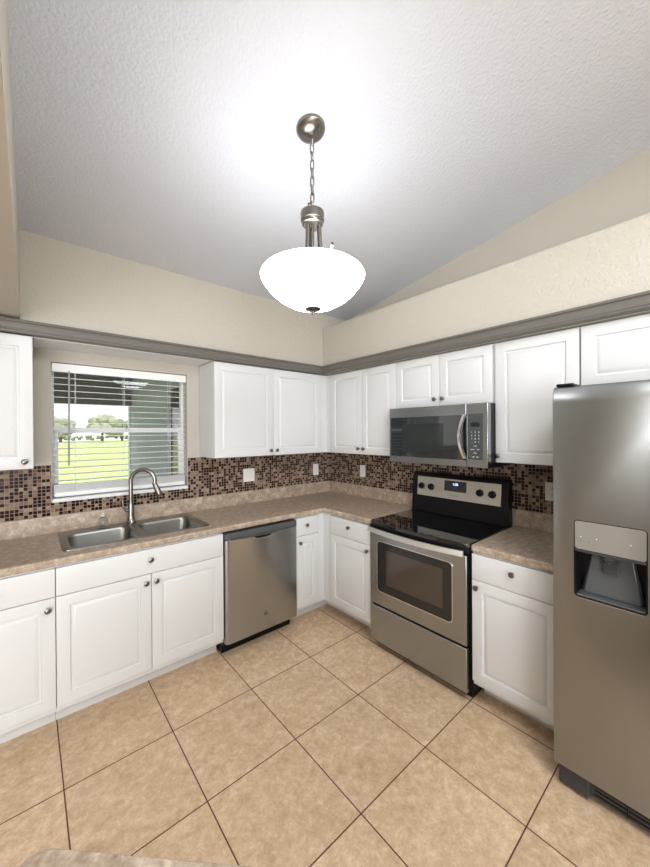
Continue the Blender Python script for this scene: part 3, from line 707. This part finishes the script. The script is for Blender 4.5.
prof = [(.0, 2.124), (.06, 2.129), (.11, 2.145), (.155, 2.171), (.19, 2.201), (.217, 2.234), (.232, 2.259), (.2345, 2.269), (.228, 2.279), (.211, 2.287)]
inn = [(max(0, r-.005), z+.004) for r, z in prof[::-1]]
bm = bmesh.new(); lathe(bm, prof + inn, 48, None, False, False); bw = obj('bowl_shade', bm, 'bowl', pe, ang=80)
bm = bmesh.new(); lathe(bm, [(.0, 2.098), (.006, 2.099), (.009, 2.106), (.006, 2.112), (.014, 2.115), (.030, 2.118), (.036, 2.123), (.028, 2.129), (.0, 2.131)], 24); obj('finial', bm, 'pewter', pe)
for k in range(3):
    a = math.radians(-103+120*k); e = Vector((math.cos(a), math.sin(a), 0))
    bm = bmesh.new(); tube(bm, [e*.155+Vector((0, 0, 2.255)), e*.183+Vector((0, 0, 2.325))], .005, 8); cl = obj('rim_clip', bm, 'plate', pe)
    bm = bmesh.new(); tube(bm, [e*.183+Vector((0, 0, 2.325)), e*.1865+Vector((0, 0, 2.334))], .0058, 8); obj('clip_tip', bm, 'rubber', cl)
    a = math.radians(10+120*k); e = Vector((math.cos(a), math.sin(a), 0))
    bm = bmesh.new(); lathe(bm, [(.0, -.028), (.014, -.022), (.022, -.006), (.024, .006), (.018, .02), (.0, .028)], 16, Matrix.Translation(e*.125+Vector((0, 0, 2.236)))); obj('bulb', bm, 'bulb', pe)
    l = lamp('pendant_bulb_light', 'POINT', 1.25, e*.115+Vector((0, 0, 2.292)), (.97, .98, 1), shadow_soft_size=.03); l.parent = pe

# ------------------------------------------------------------------ switches and outlets
def plate(name, label, cat, loc, rz, w, h, kind, n=1):
    t = thing(name, label, cat, loc, rz)
    bm = bmesh.new(); bx(bm, -w/2, w/2, -.0062, -.0112, -h/2, h/2); obj('cover_plate', bm, 'plate', t, .002)
    for k in range(n):
        x = (k-(n-1)/2)*.046
        if kind == 'switch':
            bm = bmesh.new(); bx(bm, x-.0165, x+.0165, -.0113, -.0132, -.033, .033); rk = obj('rocker', bm, mat('rocker_white', (.78, .77, .74), .3), t, .001)
        else:
            for s in (-1, 1):
                bm = bmesh.new(); lathe(bm, [(.0165, 0), (.0165, .0015), (.0, .0016)], 20, Matrix.Translation((x, -.0113, s*.0195)) @ Matrix.Rotation(PI/2, 4, 'X')); so = obj('socket', bm, 'plate', t)
                bm = bmesh.new()
                for q in (-.006, .006): bx(bm, x+q-.0011, x+q+.0011, -.0128, -.0134, s*.0195-.002, s*.0195+.007)
                lathe(bm, [(.0025, 0), (.0, .0004)], 10, Matrix.Translation((x, -.0129, s*.0195-.008)) @ Matrix.Rotation(PI/2, 4, 'X')); obj('slot', bm, 'print_dark', so)
    bm = bmesh.new()
    for x in ([0] if n == 1 else [-.023, .023]):
        for z_ in (-.048, .048): lathe(bm, [(.003, 0), (.0, .0006)], 10, Matrix.Translation((x, -.0112, z_)) @ Matrix.Rotation(PI/2, 4, 'X'))
    obj('screw', bm, 'plate', t)
plate('light_switch', 'wide white double switch plate on the mosaic left of the corner', 'switch', (-.998, 0, 1.178), 0, .114, .12, 'switch', 2)
plate('light_switch', 'small white single switch plate on the window wall next to the corner', 'switch', (-.206, 0, 1.170), 0, .072, .118, 'switch')
plate('wall_outlet', 'single white plate on the mosaic between corner and range', 'outlet', (0, -.507, 1.178), RS, .072, .118, 'switch')
plate('wall_outlet', 'white outlet on the mosaic between range and refrigerator', 'outlet', (0, -2.152, 1.178), RS, .072, .118, 'outlet')

# ------------------------------------------------------------------ peninsula in the foreground
pn = thing('peninsula', 'laminate peninsula counter with rounded corner at the bottom edge', 'counter', (-2.545, -2.188, 0), math.radians(-135))
loop = rrect(0, .75, 0, 1.35, .035)
# local x axis points to (-1,-1), local y to (1,-1)
slab('worktop', [(x, y) for x, y in loop], [], CZ0, CZ1, 'laminate', pn, .006)
bm = bmesh.new(); bx(bm, .18, .70, .22, 1.30, 0, CZ0-.0005); obj('pony_wall', bm, 'wall', pn)

# ------------------------------------------------------------------ outside: covered porch, lawn, trees
PX0, PX1, PYE = -6.5, -1.27, 3.55
struct(box('trim_porch_floor', (PX0, 1.5, .161, PYE, -.15, -.05), 'concrete'), 'concrete porch floor outside the window')
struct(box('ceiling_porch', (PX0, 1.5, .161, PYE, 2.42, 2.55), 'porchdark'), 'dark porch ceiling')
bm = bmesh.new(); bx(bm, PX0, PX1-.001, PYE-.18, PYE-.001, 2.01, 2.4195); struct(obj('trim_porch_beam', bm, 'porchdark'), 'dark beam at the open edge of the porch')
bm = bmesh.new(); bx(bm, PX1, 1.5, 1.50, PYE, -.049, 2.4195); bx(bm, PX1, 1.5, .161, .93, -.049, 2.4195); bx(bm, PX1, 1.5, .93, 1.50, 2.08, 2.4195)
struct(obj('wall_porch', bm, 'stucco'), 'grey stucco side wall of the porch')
dd = tag(box('door_porch', (PX1+.03, PX1+.07, .931, 1.499, -.049, 2.079), 'darkdoor'), 'dark glazed door in the porch side wall', None, None, 'structure')
bm = bmesh.new(); bx(bm, PX1-.018, PX1-.001, PYE-.10, PYE-.002, -.049, 2.0095)
struct(obj('trim_porch_post', bm, 'porchwhite'), 'white post at the porch opening')
pl = thing('porch_ceiling_light', 'small white round light under the porch ceiling', 'lamp', (-2.05, 2.35, 2.4198))
bm = bmesh.new(); lathe(bm, [(.14, -.002), (.14, -.02), (.12, -.02)], 28, None, True, False); obj('base', bm, 'porchwhite', pl)
bm = bmesh.new(); lathe(bm, [(.125, -.0202), (.115, -.06), (.07, -.085), (.0, -.095)], 28); obj('globe', bm, m_emit('porch_globe', (1, .98, .95), 1.5), pl)
bm = bmesh.new(); bx(bm, -90, 70, PYE+.05, 110, -.40, -.20); tag(obj('lawn', bm, 'grass'), 'bright green lawn beyond the porch', 'lawn', None, 'stuff')
bm = bmesh.new(); bx(bm, -8, 45, 62, 66, -.199, -.17); struct(obj('trim_path', bm, 'concrete'), 'pale path crossing the far lawn')
def crown(bm, c, R, n, s):
    for k in range(n):
        a = random.random()*2*PI; rr_ = R*math.sqrt(random.random())*.8; h = random.uniform(-.45, .5)*R
        r = R*random.uniform(.3, .5)*s
        mt = Matrix.Translation(c + Vector((rr_*math.cos(a), rr_*math.sin(a), h))) @ Matrix.Diagonal((r, r, r*.8, 1))
        res = bmesh.ops.create_icosphere(bm, subdivisions=2, radius=1, matrix=mt)
        for v in res['verts']: v.co += Vector((random.uniform(-1, 1), random.uniform(-1, 1), random.uniform(-1, 1)))*r*.16
def tree(label, x, y, h, R, m, n=14):
    t = thing('distant_tree', label, 'tree', (x, y, -.2), 0, 'trees far beyond the lawn')
    bm = bmesh.new(); tube(bm, [(0, 0, .002), (0, 0, h*.2), (.1, 0, h*.4), (0, .1, h*.75)], [.28, .22, .2, .08], 8); obj('trunk', bm, 'bark', t)
    bm = bmesh.new(); crown(bm, Vector((0, 0, h*.62)), R, n, 1.0); obj('foliage', bm, m, t)
TL = 'hazy green tree beyond the lawn, seen through the blind'
for x, y, h, R, m_ in ((-5.5, 78, 5.2, 3.6, 'leaf'), (2.5, 84, 6.2, 4.0, 'leaf_haze'), (9, 80, 7.4, 3.8, 'leaf_haze'), (14, 88, 6.0, 4.2, 'leaf'), (20, 82, 7.0, 4.0, 'leaf_haze'), (-13, 86, 6.6, 4.6, 'leaf_haze'), (27, 86, 6.5, 4.4, 'leaf')):
    tree(TL, x, y, h*.78, R*.72, m_)
bm = bmesh.new()
for k in range(70): crown(bm, Vector((-35+k*1.15, 93+random.uniform(-1, 1), .72)), .8, 3, 1.2)
tag(obj('hedge', bm, 'leaf'), 'low dark hedge along the far side of the lawn', 'hedge', None, 'stuff')
